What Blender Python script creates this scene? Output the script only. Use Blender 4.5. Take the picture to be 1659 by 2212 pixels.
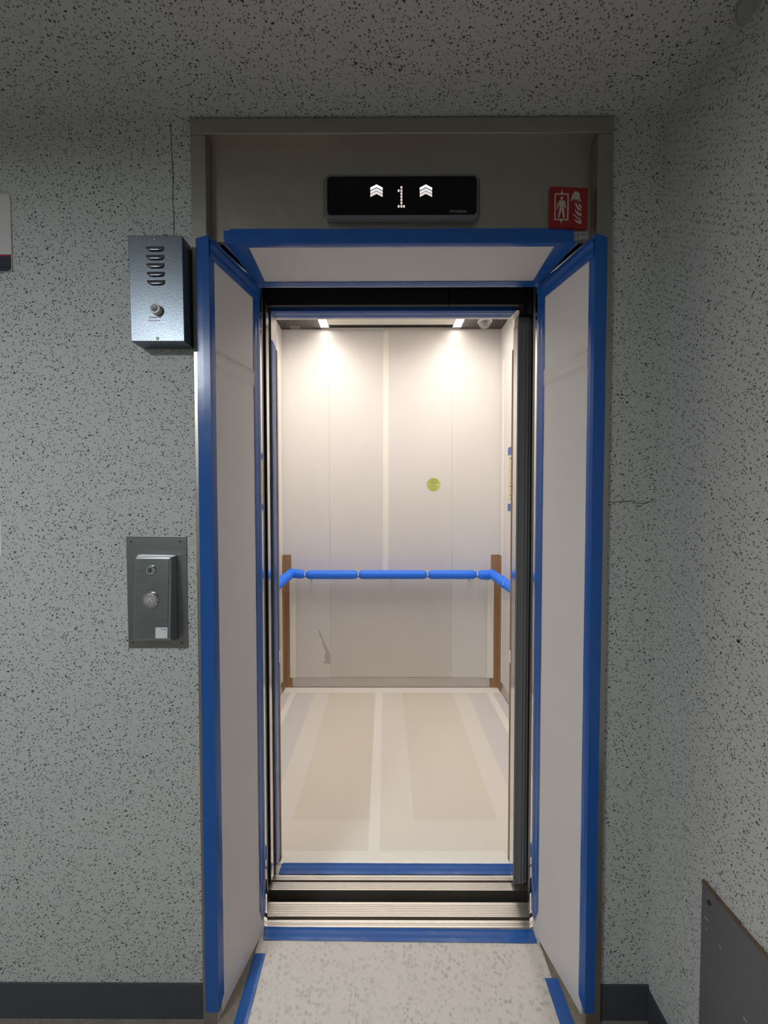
import bpy, bmesh, math, random
from mathutils import Vector, Matrix, noise

random.seed(7)
for o in list(bpy.data.objects):
    bpy.data.objects.remove(o, do_unlink=True)
S = bpy.context.scene
COL = S.collection

# ------------------------------------------------------------------ camera
# World frame: X right, Y into the lift, Z up, metres. Y = 0 is the inner edge
# of the landing door frame, Z = 0 the floor.
W, H, FPX = 1659.0, 2212.0, 830.0
YAW, PITCH, ROLL = -0.0034, 0.0279, -0.0010
CAM = Vector((-0.0421, -1.2503, 1.4220))
FW = Vector((math.sin(YAW) * math.cos(PITCH), math.cos(YAW) * math.cos(PITCH), -math.sin(PITCH)))
RT = Vector((math.cos(YAW), -math.sin(YAW), 0))
UP = RT.cross(FW)
RT, UP = RT * math.cos(ROLL) + UP * math.sin(ROLL), -RT * math.sin(ROLL) + UP * math.cos(ROLL)
cd = bpy.data.cameras.new('camera')
cam = bpy.data.objects.new('camera', cd)
COL.objects.link(cam)
cd.sensor_fit = 'VERTICAL'
cd.sensor_height = 36.0
cd.sensor_width = 27.0
cd.lens = FPX / H * 36.0
cd.clip_start = 0.02
m = Matrix((RT, UP, -FW)).transposed().to_4x4()
m.translation = CAM
cam.matrix_world = m
S.camera = cam


def pt(u, v, y):
    """photo pixel -> point on the vertical plane Y = y"""
    d = FW + RT * ((u - W / 2) / FPX) - UP * ((v - H / 2) / FPX)
    return CAM + d * ((y - CAM.y) / d.y)


# ------------------------------------------------------------------ world, exposure
wd = bpy.data.worlds.new('world')
S.world = wd
wd.use_nodes = True
wd.node_tree.nodes['Background'].inputs[0].default_value = (0.96, 1.0, 1.0, 1)
wd.node_tree.nodes['Background'].inputs[1].default_value = 0.19
S.view_settings.view_transform = 'Standard'
S.view_settings.look = 'None'
S.view_settings.gamma = 1.0
S.view_settings.use_curve_mapping = False
S.view_settings.exposure = 0.0
HALL_LAMP = 80.0      # radiance of the hall ceiling lamp
CAR_LAMP = 10.0        # radiance of the bar diffusers
CAR_WATTS = 9.0      # area light added under each bar, cut short to soften the rear-wall pools

# ------------------------------------------------------------------ materials
MATS = {}


def new_mat(name):
    mt = bpy.data.materials.new(name)
    mt.use_nodes = True
    nt = mt.node_tree
    b = nt.nodes['Principled BSDF']
    MATS[name] = mt
    return mt, nt, b


def nd(nt, kind, **kw):
    n = nt.nodes.new(kind)
    for k, v in kw.items():
        if k.startswith('i_'):
            key = k[2:]
            n.inputs[int(key) if key.isdigit() else key].default_value = v
        else:
            setattr(n, k, v)
    return n


def coords(nt, scale=(1, 1, 1)):
    tc = nd(nt, 'ShaderNodeTexCoord')
    mp = nd(nt, 'ShaderNodeMapping')
    mp.inputs['Scale'].default_value = scale
    nt.links.new(tc.outputs['Object'], mp.inputs['Vector'])
    return mp.outputs['Vector']


def plain(name, col, rough=0.5, metal=0.0, var=0.08, vscale=(6, 6, 6), bump=0.0, bscale=200.0, spec=0.5, rvar=0.0):
    """colour with a little noise variation and optional fine bump"""
    mt, nt, b = new_mat(name)
    vec = coords(nt, vscale)
    n = nd(nt, 'ShaderNodeTexNoise', i_Scale=1.0, i_Detail=5.0, i_Roughness=0.6)
    nt.links.new(vec, n.inputs['Vector'])
    mx = nd(nt, 'ShaderNodeMix', data_type='RGBA')
    lo = tuple(max(0, c * (1 - var)) for c in col) + (1,)
    hi = tuple(min(1, c * (1 + var)) for c in col) + (1,)
    mx.inputs[6].default_value = lo
    mx.inputs[7].default_value = hi
    nt.links.new(n.outputs['Fac'], mx.inputs[0])
    nt.links.new(mx.outputs[2], b.inputs['Base Color'])
    b.inputs['Metallic'].default_value = metal
    b.inputs['Specular IOR Level'].default_value = spec
    b.inputs['Roughness'].default_value = rough
    if rvar:
        mr = nd(nt, 'ShaderNodeMapRange', i_3=max(0.02, rough - rvar), i_4=rough + rvar)
        nt.links.new(n.outputs['Fac'], mr.inputs[0])
        nt.links.new(mr.outputs[0], b.inputs['Roughness'])
    if bump:
        v2 = coords(nt)
        n2 = nd(nt, 'ShaderNodeTexNoise', i_Scale=bscale, i_Detail=3.0)
        nt.links.new(v2, n2.inputs['Vector'])
        bp = nd(nt, 'ShaderNodeBump', i_Strength=bump, i_Distance=0.001)
        nt.links.new(n2.outputs['Fac'], bp.inputs['Height'])
        nt.links.new(bp.outputs['Normal'], b.inputs['Normal'])
    return mt


def emis(name, col, strength):
    mt, nt, b = new_mat(name)
    vec = coords(nt, (3, 3, 3))
    n = nd(nt, 'ShaderNodeTexNoise', i_Scale=1.0)
    nt.links.new(vec, n.inputs['Vector'])
    mr = nd(nt, 'ShaderNodeMapRange', i_3=strength * 0.98, i_4=strength * 1.02)
    nt.links.new(n.outputs['Fac'], mr.inputs[0])
    b.inputs['Base Color'].default_value = (0.8, 0.8, 0.8, 1)
    b.inputs['Emission Color'].default_value = col + (1,)
    nt.links.new(mr.outputs[0], b.inputs['Emission Strength'])
    return mt


def speckled(name, base, var=0.06):
    """spray-flecked wall paint: pale ground with dark flecks of two sizes"""
    mt, nt, b = new_mat(name)
    L = nt.links.new
    vec = coords(nt, (1.0, 1.0, 1.0))
    # irregular flecks: warp the coordinates a little
    wn = nd(nt, 'ShaderNodeTexNoise', i_Scale=140.0, i_Detail=2.0)
    L(vec, wn.inputs['Vector'])
    sb = nd(nt, 'ShaderNodeVectorMath', operation='SUBTRACT')
    sb.inputs[1].default_value = (0.5, 0.5, 0.5)
    L(wn.outputs['Color'], sb.inputs[0])
    sc = nd(nt, 'ShaderNodeVectorMath', operation='SCALE')
    sc.inputs['Scale'].default_value = 0.005
    L(sb.outputs[0], sc.inputs[0])
    ad = nd(nt, 'ShaderNodeVectorMath', operation='ADD')
    L(vec, ad.inputs[0])
    L(sc.outputs[0], ad.inputs[1])
    # ground
    gn = nd(nt, 'ShaderNodeTexNoise', i_Scale=2.2, i_Detail=6.0, i_Roughness=0.65)
    L(vec, gn.inputs['Vector'])
    g = nd(nt, 'ShaderNodeMix', data_type='RGBA')
    g.inputs[6].default_value = tuple(c * (1 - var) for c in base) + (1,)
    g.inputs[7].default_value = tuple(c * (1 + var) for c in base) + (1,)
    L(gn.outputs['Fac'], g.inputs[0])
    cur = g.outputs[2]
    hts = []
    for scale, rot, r1, dens, amt, col in ((420.0, 0.5, 0.44, 0.38, 0.42, (0.12, 0.12, 0.11)),
                                           (258.0, 0.45, 0.45, 0.42, 0.87, (0.045, 0.047, 0.042)),
                                           (238.0, -0.55, 0.45, 0.47, 0.87, (0.040, 0.042, 0.036)),
                                           (160.0, -0.2, 0.36, 0.70, 0.97, (0.018, 0.019, 0.016))):
        rm = nd(nt, 'ShaderNodeMapping', vector_type='TEXTURE')
        rm.inputs['Rotation'].default_value = (rot, rot * 0.9, rot * 0.8)
        rm.inputs['Scale'].default_value = (1.7, 1.0, 1.0)
        L(ad.outputs[0], rm.inputs['Vector'])
        v = nd(nt, 'ShaderNodeTexVoronoi', i_Scale=scale, i_Randomness=1.0)
        L(rm.outputs[0], v.inputs['Vector'])
        sp = nd(nt, 'ShaderNodeSeparateColor')
        L(v.outputs['Color'], sp.inputs[0])
        mr = nd(nt, 'ShaderNodeMapRange', i_1=dens, i_2=1.0, i_3=0.0, i_4=r1)
        L(sp.outputs[0], mr.inputs[0])
        df = nd(nt, 'ShaderNodeMath', operation='SUBTRACT')
        L(mr.outputs[0], df.inputs[0])
        L(v.outputs['Distance'], df.inputs[1])
        st = nd(nt, 'ShaderNodeMapRange', i_1=-0.05, i_2=0.07, i_3=0.0, i_4=amt)
        L(df.outputs[0], st.inputs[0])
        mx = nd(nt, 'ShaderNodeMix', data_type='RGBA')
        L(st.outputs[0], mx.inputs[0])
        L(cur, mx.inputs[6])
        mx.inputs[7].default_value = col + (1,)
        cur = mx.outputs[2]
        hts.append(st.outputs[0])
    L(cur, b.inputs['Base Color'])
    b.inputs['Roughness'].default_value = 0.62
    n2 = nd(nt, 'ShaderNodeTexNoise', i_Scale=70.0, i_Detail=5.0)
    L(vec, n2.inputs['Vector'])
    bp = nd(nt, 'ShaderNodeBump', i_Strength=0.35, i_Distance=0.002)
    L(n2.outputs['Fac'], bp.inputs['Height'])
    L(bp.outputs['Normal'], b.inputs['Normal'])
    return mt


def board(name, col, axis, pitch=0.0045, rough=0.42, bump=0.25, ribs=0.02):
    """twin-wall plastic board with fine ribs across `axis`"""
    mt, nt, b = new_mat(name)
    L = nt.links.new
    vec = coords(nt)
    n = nd(nt, 'ShaderNodeTexNoise', i_Scale=3.0, i_Detail=5.0)
    L(vec, n.inputs['Vector'])
    mx = nd(nt, 'ShaderNodeMix', data_type='RGBA')
    mx.inputs[6].default_value = tuple(c * 0.96 for c in col) + (1,)
    mx.inputs[7].default_value = tuple(min(1, c * 1.03) for c in col) + (1,)
    L(n.outputs['Fac'], mx.inputs[0])
    wv = nd(nt, 'ShaderNodeTexWave', wave_type='BANDS', bands_direction=axis, i_Scale=0.314 / pitch)
    L(vec, wv.inputs['Vector'])
    rib = nd(nt, 'ShaderNodeMix', data_type='RGBA', blend_type='MULTIPLY')
    rib.inputs[0].default_value = ribs
    L(mx.outputs[2], rib.inputs[6])
    L(wv.outputs['Color'], rib.inputs[7])
    L(rib.outputs[2], b.inputs['Base Color'])
    bp = nd(nt, 'ShaderNodeBump', i_Strength=bump, i_Distance=0.0004)
    L(wv.outputs['Fac'], bp.inputs['Height'])
    L(bp.outputs['Normal'], b.inputs['Normal'])
    b.inputs['Roughness'].default_value = rough
    return mt


def steel(name, col, rough, axis_scale, bump=0.15, var=0.08):
    """brushed metal: noise stretched along one axis"""
    mt, nt, b = new_mat(name)
    L = nt.links.new
    vec = coords(nt, axis_scale)
    n = nd(nt, 'ShaderNodeTexNoise', i_Scale=1.0, i_Detail=4.0)
    L(vec, n.inputs['Vector'])
    v2 = coords(nt, (5, 5, 5))
    n2 = nd(nt, 'ShaderNodeTexNoise', i_Scale=1.0, i_Detail=6.0, i_Roughness=0.7)
    L(v2, n2.inputs['Vector'])
    mx = nd(nt, 'ShaderNodeMix', data_type='RGBA')
    mx.inputs[6].default_value = tuple(c * (1 - var) for c in col) + (1,)
    mx.inputs[7].default_value = tuple(min(1, c * (1 + var)) for c in col) + (1,)
    L(n2.outputs['Fac'], mx.inputs[0])
    L(mx.outputs[2], b.inputs['Base Color'])
    mr = nd(nt, 'ShaderNodeMapRange', i_3=rough * 0.8, i_4=rough * 1.25)
    L(n.outputs['Fac'], mr.inputs[0])
    L(mr.outputs[0], b.inputs['Roughness'])
    bp = nd(nt, 'ShaderNodeBump', i_Strength=bump, i_Distance=0.0004)
    L(n.outputs['Fac'], bp.inputs['Height'])
    L(bp.outputs['Normal'], b.inputs['Normal'])
    b.inputs['Metallic'].default_value = 1.0
    return mt


speckled('wall_paint', (0.53, 0.535, 0.52))
plain('skirting_paint', (0.055, 0.060, 0.072), 0.55, var=0.25, vscale=(9, 9, 9), bump=0.2)
plain('terrazzo', (0.22, 0.19, 0.155), 0.5, var=0.6, vscale=(60, 60, 60), bump=0.2)
plain('concrete_dark', (0.03, 0.03, 0.03), 0.9, var=0.3)
plain('black', (0.012, 0.012, 0.013), 0.6, var=0.2)
plain('crack', (0.06, 0.06, 0.055), 0.9, var=0.3)
plain('plaster_lump', (0.30, 0.30, 0.28), 0.8, var=0.1, bump=0.4, bscale=90)
steel('housing_dark', (0.50, 0.50, 0.52), 0.20, (20, 20, 90), 0.04)
steel('box_steel', (0.20, 0.225, 0.26), 0.33, (420, 40, 260), 0.45, 0.12)
steel('louvre_steel', (0.30, 0.32, 0.34), 0.22, (40, 40, 40), 0.05)
steel('frame_steel', (0.47, 0.44, 0.385), 0.36, (40, 40, 40), 0.12, 0.12)
steel('mirror_steel', (0.72, 0.70, 0.66), 0.07, (60, 60, 6), 0.02)
steel('grey_plate', (0.33, 0.34, 0.33), 0.34, (6, 6, 300), 0.06)
steel('call_face', (0.36, 0.39, 0.38), 0.26, (14, 14, 170), 0.35, 0.35)
steel('chrome', (0.75, 0.76, 0.77), 0.12, (50, 50, 50), 0.02)
steel('ceiling_steel', (0.20, 0.18, 0.17), 0.25, (30, 30, 30), 0.03)
steel('kick_steel', (0.60, 0.58, 0.57), 0.38, (2, 2, 200), 0.05)
steel('sill_alu', (0.80, 0.77, 0.71), 0.38, (3, 300, 300), 0.1, 0.14)
plain('sill_slot', (0.09, 0.065, 0.055), 0.8, var=0.4, vscale=(30, 30, 30))
plain('sill_groove', (0.14, 0.11, 0.09), 0.7, var=0.4, vscale=(30, 30, 30))
plain('door_dark', (0.035, 0.035, 0.038), 0.35, var=0.15, bump=0.05)
plain('door_grey', (0.24, 0.235, 0.24), 0.45, var=0.12, vscale=(60, 60, 2))
plain('header_black', (0.030, 0.030, 0.035), 0.4, var=0.2)
plain('car_wall', (0.78, 0.75, 0.72), 0.45, var=0.02)
plain('ceiling_panel', (0.78, 0.74, 0.66), 0.4, var=0.02)
plain('cream_tape', (0.92, 0.88, 0.82), 0.38, var=0.03, vscale=(20, 20, 20))
plain('cardboard', (0.38, 0.225, 0.115), 0.75, var=0.1, vscale=(80, 80, 3))
plain('foam_blue', (0.02, 0.20, 0.98), 0.5, var=0.07, vscale=(25, 25, 25), bump=0.15, bscale=120)
plain('zip_white', (0.82, 0.82, 0.80), 0.4, var=0.02)
plain('white_plastic', (0.74, 0.74, 0.74), 0.4, var=0.03)
plain('notice_white', (0.62, 0.60, 0.58), 0.4, var=0.03)
plain('red_line', (0.30, 0.015, 0.03), 0.4, var=0.05)
plain('sign_red', (0.28, 0.013, 0.013), 0.45, var=0.08, vscale=(30, 30, 30))
plain('sign_pale', (0.52, 0.43, 0.38), 0.5, var=0.05)
plain('ink_dark', (0.03, 0.03, 0.035), 0.5, var=0.1)
plain('ink_grey', (0.34, 0.34, 0.34), 0.4, var=0.05)
plain('ink_red', (0.50, 0.21, 0.17), 0.5, var=0.2, vscale=(300, 300, 300))
plain('ink_orange', (0.55, 0.24, 0.08), 0.5, var=0.1)
plain('ink_green', (0.10, 0.14, 0.03), 0.5, var=0.1)
plain('sticker_green', (0.52, 0.60, 0.16), 0.4, var=0.06, vscale=(40, 40, 40))
plain('paper_yellow', (0.72, 0.66, 0.38), 0.5, var=0.05)
plain('tag_grey', (0.34, 0.35, 0.36), 0.4, var=0.05)
plain('navy', (0.018, 0.020, 0.035), 0.4, var=0.1)
plain('rubber_black', (0.012, 0.012, 0.012), 0.5, var=0.1)
plain('screen_black', (0.003, 0.003, 0.004), 0.22, var=0.1, spec=0.25)
plain('housing_grey', (0.13, 0.135, 0.145), 0.35, var=0.05)
plain('wall_panel', (0.11, 0.11, 0.118), 0.42, var=0.15, vscale=(5, 5, 5), bump=0.08, rvar=0.08)
plain('old_glue', (0.13, 0.09, 0.06), 0.8, var=0.5, vscale=(60, 60, 60), bump=0.5)
plain('scratch', (0.40, 0.40, 0.42), 0.7, var=0.05)
plain('scuff', (0.52, 0.49, 0.47), 0.6, var=0.05)
plain('lamp_shell', (0.7, 0.7, 0.7), 0.5, var=0.03)
plain('blue_tape', (0.014, 0.104, 0.40), 0.25, var=0.05, vscale=(25, 25, 25), bump=0.06, bscale=260, rvar=0.04)
board('jamb_board_white', (0.77, 0.73, 0.712), 'Y', 0.004, 0.5, 0.12)
board('soffit_board_white', (0.77, 0.73, 0.712), 'X', 0.004, 0.5, 0.12)
board('car_board', (0.77, 0.74, 0.72), 'X', 0.0095, 0.42, 0.08)
board('car_board_ribbed', (0.75, 0.715, 0.69), 'X', 0.0095, 0.42, 0.35, 0.09)
board('car_board_y', (0.77, 0.74, 0.72), 'Y', 0.0095, 0.42, 0.08)
emis('lamp_car', (1.0, 0.93, 0.83), CAR_LAMP)
emis('lamp_hall', (0.91, 0.98, 1.0), HALL_LAMP)
emis('led_white', (1.0, 0.97, 0.98), 1.6)
emis('led_mid', (0.80, 0.80, 0.82), 0.85)
emis('led_pink', (0.95, 0.80, 0.76), 0.72)
emis('led_dot', (0.92, 0.73, 0.66), 0.72)

# clear parcel tape
mt, nt, b = new_mat('clear_tape')
vec = coords(nt, (30, 30, 30))
n_ = nd(nt, 'ShaderNodeTexNoise', i_Scale=1.0)
nt.links.new(vec, n_.inputs['Vector'])
mr_ = nd(nt, 'ShaderNodeMapRange', i_3=0.10, i_4=0.2)
nt.links.new(n_.outputs['Fac'], mr_.inputs[0])
nt.links.new(mr_.outputs[0], b.inputs['Roughness'])
b.inputs['Base Color'].default_value = (0.95, 0.93, 0.90, 1)
b.inputs['Alpha'].default_value = 0.32
# clear dome
mt, nt, b = new_mat('dome_clear')
vec = coords(nt, (30, 30, 30))
n_ = nd(nt, 'ShaderNodeTexNoise', i_Scale=1.0)
nt.links.new(vec, n_.inputs['Vector'])
mr_ = nd(nt, 'ShaderNodeMapRange', i_3=0.03, i_4=0.08)
nt.links.new(n_.outputs['Fac'], mr_.inputs[0])
nt.links.new(mr_.outputs[0], b.inputs['Roughness'])
b.inputs['Base Color'].default_value = (0.85, 0.84, 0.82, 1)
b.inputs['Alpha'].default_value = 0.28

# floor sheet of the hall: pale translucent sheet over a mottled floor
mt, nt, b = new_mat('hall_sheet')
L_ = nt.links.new
vec = coords(nt, (1, 1, 1))
wn = nd(nt, 'ShaderNodeTexNoise', i_Scale=40.0, i_Detail=3.0)
L_(vec, wn.inputs['Vector'])
wsc = nd(nt, 'ShaderNodeVectorMath', operation='SCALE')
wsc.inputs['Scale'].default_value = 0.02
L_(wn.outputs['Color'], wsc.inputs[0])
wad = nd(nt, 'ShaderNodeVectorMath', operation='ADD')
L_(vec, wad.inputs[0])
L_(wsc.outputs[0], wad.inputs[1])
vo = nd(nt, 'ShaderNodeTexVoronoi', i_Scale=100.0, feature='SMOOTH_F1', i_Smoothness=0.35)
L_(wad.outputs[0], vo.inputs['Vector'])
sep = nd(nt, 'ShaderNodeSeparateColor')
L_(vo.outputs['Color'], sep.inputs[0])
r_ = nd(nt, 'ShaderNodeMapRange', i_1=0.35, i_2=0.8, i_3=0.0, i_4=0.5)
L_(sep.outputs[0], r_.inputs[0])
sub = nd(nt, 'ShaderNodeMath', operation='SUBTRACT')
L_(r_.outputs[0], sub.inputs[0])
L_(vo.outputs['Distance'], sub.inputs[1])
st_ = nd(nt, 'ShaderNodeMapRange', i_1=-0.30, i_2=0.26, i_3=0.0, i_4=0.85)
L_(sub.outputs[0], st_.inputs[0])
cl = nd(nt, 'ShaderNodeTexNoise', i_Scale=9.0, i_Detail=3.0)
L_(vec, cl.inputs['Vector'])
clr = nd(nt, 'ShaderNodeMapRange', i_1=0.35, i_2=0.65, i_3=0.25, i_4=1.0)
L_(cl.outputs['Fac'], clr.inputs[0])
mu = nd(nt, 'ShaderNodeMath', operation='MULTIPLY')
L_(st_.outputs[0], mu.inputs[0])
L_(clr.outputs[0], mu.inputs[1])
mx = nd(nt, 'ShaderNodeMix', data_type='RGBA')
mx.inputs[6].default_value = (0.68, 0.635, 0.59, 1)
mx.inputs[7].default_value = (0.40, 0.37, 0.36, 1)
L_(mu.outputs[0], mx.inputs[0])
L_(mx.outputs[2], b.inputs['Base Color'])
b.inputs['Roughness'].default_value = 0.5
wv = nd(nt, 'ShaderNodeTexWave', bands_direction='X', i_Scale=75.0)
L_(vec, wv.inputs['Vector'])
bp = nd(nt, 'ShaderNodeBump', i_Strength=0.15, i_Distance=0.0004)
L_(wv.outputs['Fac'], bp.inputs['Height'])
L_(bp.outputs['Normal'], b.inputs['Normal'])

# translucent boards on the car floor: the floor's inlay (grey border, cream
# band, tan field) shows through
mt, nt, b = new_mat('car_floor_sheet')
vec = coords(nt)
sx = nd(nt, 'ShaderNodeSeparateXYZ')
L_ = nt.links.new
L_(vec, sx.inputs[0])


def step(src, edge, soft, up=True):
    r = nd(nt, 'ShaderNodeMapRange', interpolation_type='SMOOTHSTEP', i_1=edge - soft, i_2=edge + soft)
    r.inputs[3].default_value = 0.0 if up else 1.0
    r.inputs[4].default_value = 1.0 if up else 0.0
    L_(src, r.inputs[0])
    return r.outputs[0]


def mul(a, c):
    q = nd(nt, 'ShaderNodeMath', operation='MULTIPLY')
    L_(a, q.inputs[0])
    L_(c, q.inputs[1])
    return q.outputs[0]


def mixc(fac, a, c):
    q = nd(nt, 'ShaderNodeMix', data_type='RGBA')
    L_(fac, q.inputs[0])
    if isinstance(a, tuple):
        q.inputs[6].default_value = a + (1,)
    else:
        L_(a, q.inputs[6])
    if isinstance(c, tuple):
        q.inputs[7].default_value = c + (1,)
    else:
        L_(c, q.inputs[7])
    return q.outputs[2]


ax = nd(nt, 'ShaderNodeMath', operation='ABSOLUTE')
L_(sx.outputs[0], ax.inputs[0])
cream, grey, tan = (0.83, 0.78, 0.70), (0.74, 0.70, 0.685), (0.785, 0.72, 0.62)
c_ = mixc(step(ax.outputs[0], 0.565, 0.004), cream, grey)
tanmask = mul(step(ax.outputs[0], 0.455, 0.006, False), step(sx.outputs[1], 0.42, 0.01))
gap = nd(nt, 'ShaderNodeMath', operation='SUBTRACT', i_0=1.0)
inner = mul(step(sx.outputs[0], -0.07, 0.002), step(sx.outputs[0], 0.084, 0.003, False))
L_(inner, gap.inputs[1])
tanmask = mul(tanmask, gap.outputs[0])
c_ = mixc(tanmask, c_, tan)
nz = nd(nt, 'ShaderNodeTexNoise', i_Scale=4.0, i_Detail=4.0)
L_(vec, nz.inputs['Vector'])
nr = nd(nt, 'ShaderNodeMapRange', i_3=0.96, i_4=1.03)
L_(nz.outputs['Fac'], nr.inputs[0])
vm = nd(nt, 'ShaderNodeVectorMath', operation='SCALE')
L_(c_, vm.inputs[0])
L_(nr.outputs[0], vm.inputs['Scale'])
L_(vm.outputs[0], b.inputs['Base Color'])
b.inputs['Roughness'].default_value = 0.42


# ------------------------------------------------------------------ builders
def tag(o, label=None, cat=None, group=None, kind=None):
    if label:
        o['label'] = label
    if cat:
        o['category'] = cat
    if group:
        o['group'] = group
    if kind:
        o['kind'] = kind
    return o


def thing(name, loc, label, cat, group=None):
    e = bpy.data.objects.new(name, None)
    e.location = loc
    e.empty_display_size = 0.05
    COL.objects.link(e)
    return tag(e, label, cat, group)


def link(name, me, mat, parent=None, smooth=False):
    o = bpy.data.objects.new(name, me)
    me.materials.append(MATS[mat])
    COL.objects.link(o)
    if parent is not None:
        o.parent = parent
        if parent.type == 'EMPTY':
            o.matrix_parent_inverse = Matrix.Translation(-parent.location)
    if smooth:
        for p in me.polygons:
            p.use_smooth = True
    return o


class MB:
    def __init__(s):
        s.bm = bmesh.new()

    def box(s, x0, x1, y0, y1, z0, z1, mtx=None):
        vs = [s.bm.verts.new((x, y, z)) for z in (z0, z1) for y in (y0, y1) for x in (x0, x1)]
        for f in ((0, 2, 3, 1), (4, 5, 7, 6), (0, 1, 5, 4), (2, 6, 7, 3), (0, 4, 6, 2), (1, 3, 7, 5)):
            s.bm.faces.new([vs[i] for i in f])
        if mtx is not None:
            for v in vs:
                v.co = mtx @ v.co
        return s

    def prism(s, pts, vec):
        """closed polygon extruded along vec"""
        vec = Vector(vec)
        a = [s.bm.verts.new(Vector(p)) for p in pts]
        c = [s.bm.verts.new(Vector(p) + vec) for p in pts]
        n = len(a)
        s.bm.faces.new(a)
        s.bm.faces.new(c[::-1])
        for i in range(n):
            s.bm.faces.new((a[i], a[(i + 1) % n], c[(i + 1) % n], c[i]))
        return s

    def loft(s, rings, caps=True):
        R = [[s.bm.verts.new(Vector(p)) for p in r] for r in rings]
        n = len(R[0])
        for i in range(len(R) - 1):
            for k in range(n):
                s.bm.faces.new((R[i][k], R[i][(k + 1) % n], R[i + 1][(k + 1) % n], R[i + 1][k]))
        if caps:
            s.bm.faces.new(R[0][::-1])
            s.bm.faces.new(R[-1])
        return s

    def lathe(s, origin, axis, prof, seg=24, caps=True):
        """prof: (distance along axis, radius)"""
        axis = Vector(axis).normalized()
        t = Vector((0, 0, 1)) if abs(axis.z) < 0.9 else Vector((1, 0, 0))
        u = axis.cross(t).normalized()
        v = axis.cross(u)
        o = Vector(origin)
        return s.loft([[o + axis * d + (u * math.cos(2 * math.pi * k / seg) + v * math.sin(2 * math.pi * k / seg)) * max(r, 1e-5)
                        for k in range(seg)] for d, r in prof], caps)

    def cyl(s, a, b, r, seg=20):
        a, b = Vector(a), Vector(b)
        return s.lathe(a, b - a, ((0, r), ((b - a).length, r)), seg)

    def tube(s, pts, r, seg=10):
        pts = [Vector(p) for p in pts]
        rings = []
        u = None
        for i, p in enumerate(pts):
            d = (pts[min(i + 1, len(pts) - 1)] - pts[max(i - 1, 0)]).normalized()
            if u is None:
                t = Vector((0, 0, 1)) if abs(d.z) < 0.9 else Vector((1, 0, 0))
                u = d.cross(t).normalized()
            u = (u - d * u.dot(d)).normalized()
            v = d.cross(u)
            rr = r[i] if isinstance(r, (list, tuple)) else r
            rings.append([p + (u * math.cos(2 * math.pi * k / seg) + v * math.sin(2 * math.pi * k / seg)) * rr for k in range(seg)])
        return s.loft(rings)

    def build(s, name, mat, parent=None, bevel=0.0, smooth=False, seg=2):
        bmesh.ops.recalc_face_normals(s.bm, faces=s.bm.faces[:])
        if bevel:
            es = [e for e in s.bm.edges if len(e.link_faces) == 2 and e.calc_face_angle(0) > 0.6]
            bmesh.ops.bevel(s.bm, geom=es, offset=bevel, segments=seg, affect='EDGES', profile=0.5)
        me = bpy.data.meshes.new(name)
        s.bm.to_mesh(me)
        s.bm.free()
        return link(name, me, mat, parent, smooth)


def ribbon(name, rails, mat, parent=None, n=40, wr=0.0004, k=18.0, thick=0.0004, jag=0.0008, toward=None):
    """thin tape: consecutive rails (start, end) joined by faces, gently wrinkled"""
    bm = bmesh.new()
    rows = []
    rails = [(Vector(a), Vector(c)) for a, c in rails]
    # add mid rails so that wrinkles show across the tape
    full = []
    for i, r in enumerate(rails):
        full.append((r, i in (0, len(rails) - 1)))
        if i < len(rails) - 1:
            q = rails[i + 1]
            full.append((((r[0] + q[0]) / 2, (r[1] + q[1]) / 2), False))
    sd = random.random() * 50
    crease = [0.0 if i % 2 == 0 else random.uniform(0.4, 1.6) * wr for i in range(len(full))]
    for i in range(n + 1):
        t = i / n
        row = []
        for j, ((a, c), edge) in enumerate(full):
            p = a.lerp(c, t)
            if edge and jag:
                o = full[1][0] if j == 0 else full[-2][0]
                d = (p - o[0].lerp(o[1], t)).normalized()
                p = p + d * jag * noise.noise(Vector((sd + j, t * (a - c).length * 9, 0)))
            row.append(bm.verts.new(p))
        rows.append(row)
    for i in range(n):
        for j in range(len(full) - 1):
            bm.faces.new((rows[i][j], rows[i + 1][j], rows[i + 1][j + 1], rows[i][j + 1]))
    bm.normal_update()
    if toward is not None:
        f = bm.faces[:][len(bm.faces) // 2]
        if f.normal.dot(Vector(toward) - f.calc_center_median()) < 0:
            bmesh.ops.reverse_faces(bm, faces=bm.faces[:])
            bm.normal_update()
    if wr:
        bm.verts.ensure_lookup_table()
        for i, v in enumerate(bm.verts):
            v.co = v.co + v.normal * crease[i % len(full)]
        for v in bm.verts:
            q = Vector((v.co.x * k + sd, v.co.y * k, v.co.z * k * 0.6))
            v.co = v.co + v.normal * wr * max(0.0, 0.9 + 0.7 * noise.noise(q) + 0.35 * noise.noise(q * 3.1))
    bmesh.ops.solidify(bm, geom=bm.faces[:], thickness=thick)
    me = bpy.data.meshes.new(name)
    bm.to_mesh(me)
    bm.free()
    return link(name, me, mat, parent, smooth=False)


def poly_px(name, pxs, y, mat, parent=None, depth=0.0006, org=(0, 0), sc=1.0):
    """flat print: outline given in photo pixels on the plane Y = y"""
    pts = [pt(org[0] + u / sc, org[1] + v / sc, y) for u, v in pxs]
    return MB().prism(pts, (0, depth, 0)).build(name, mat, parent)


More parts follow.
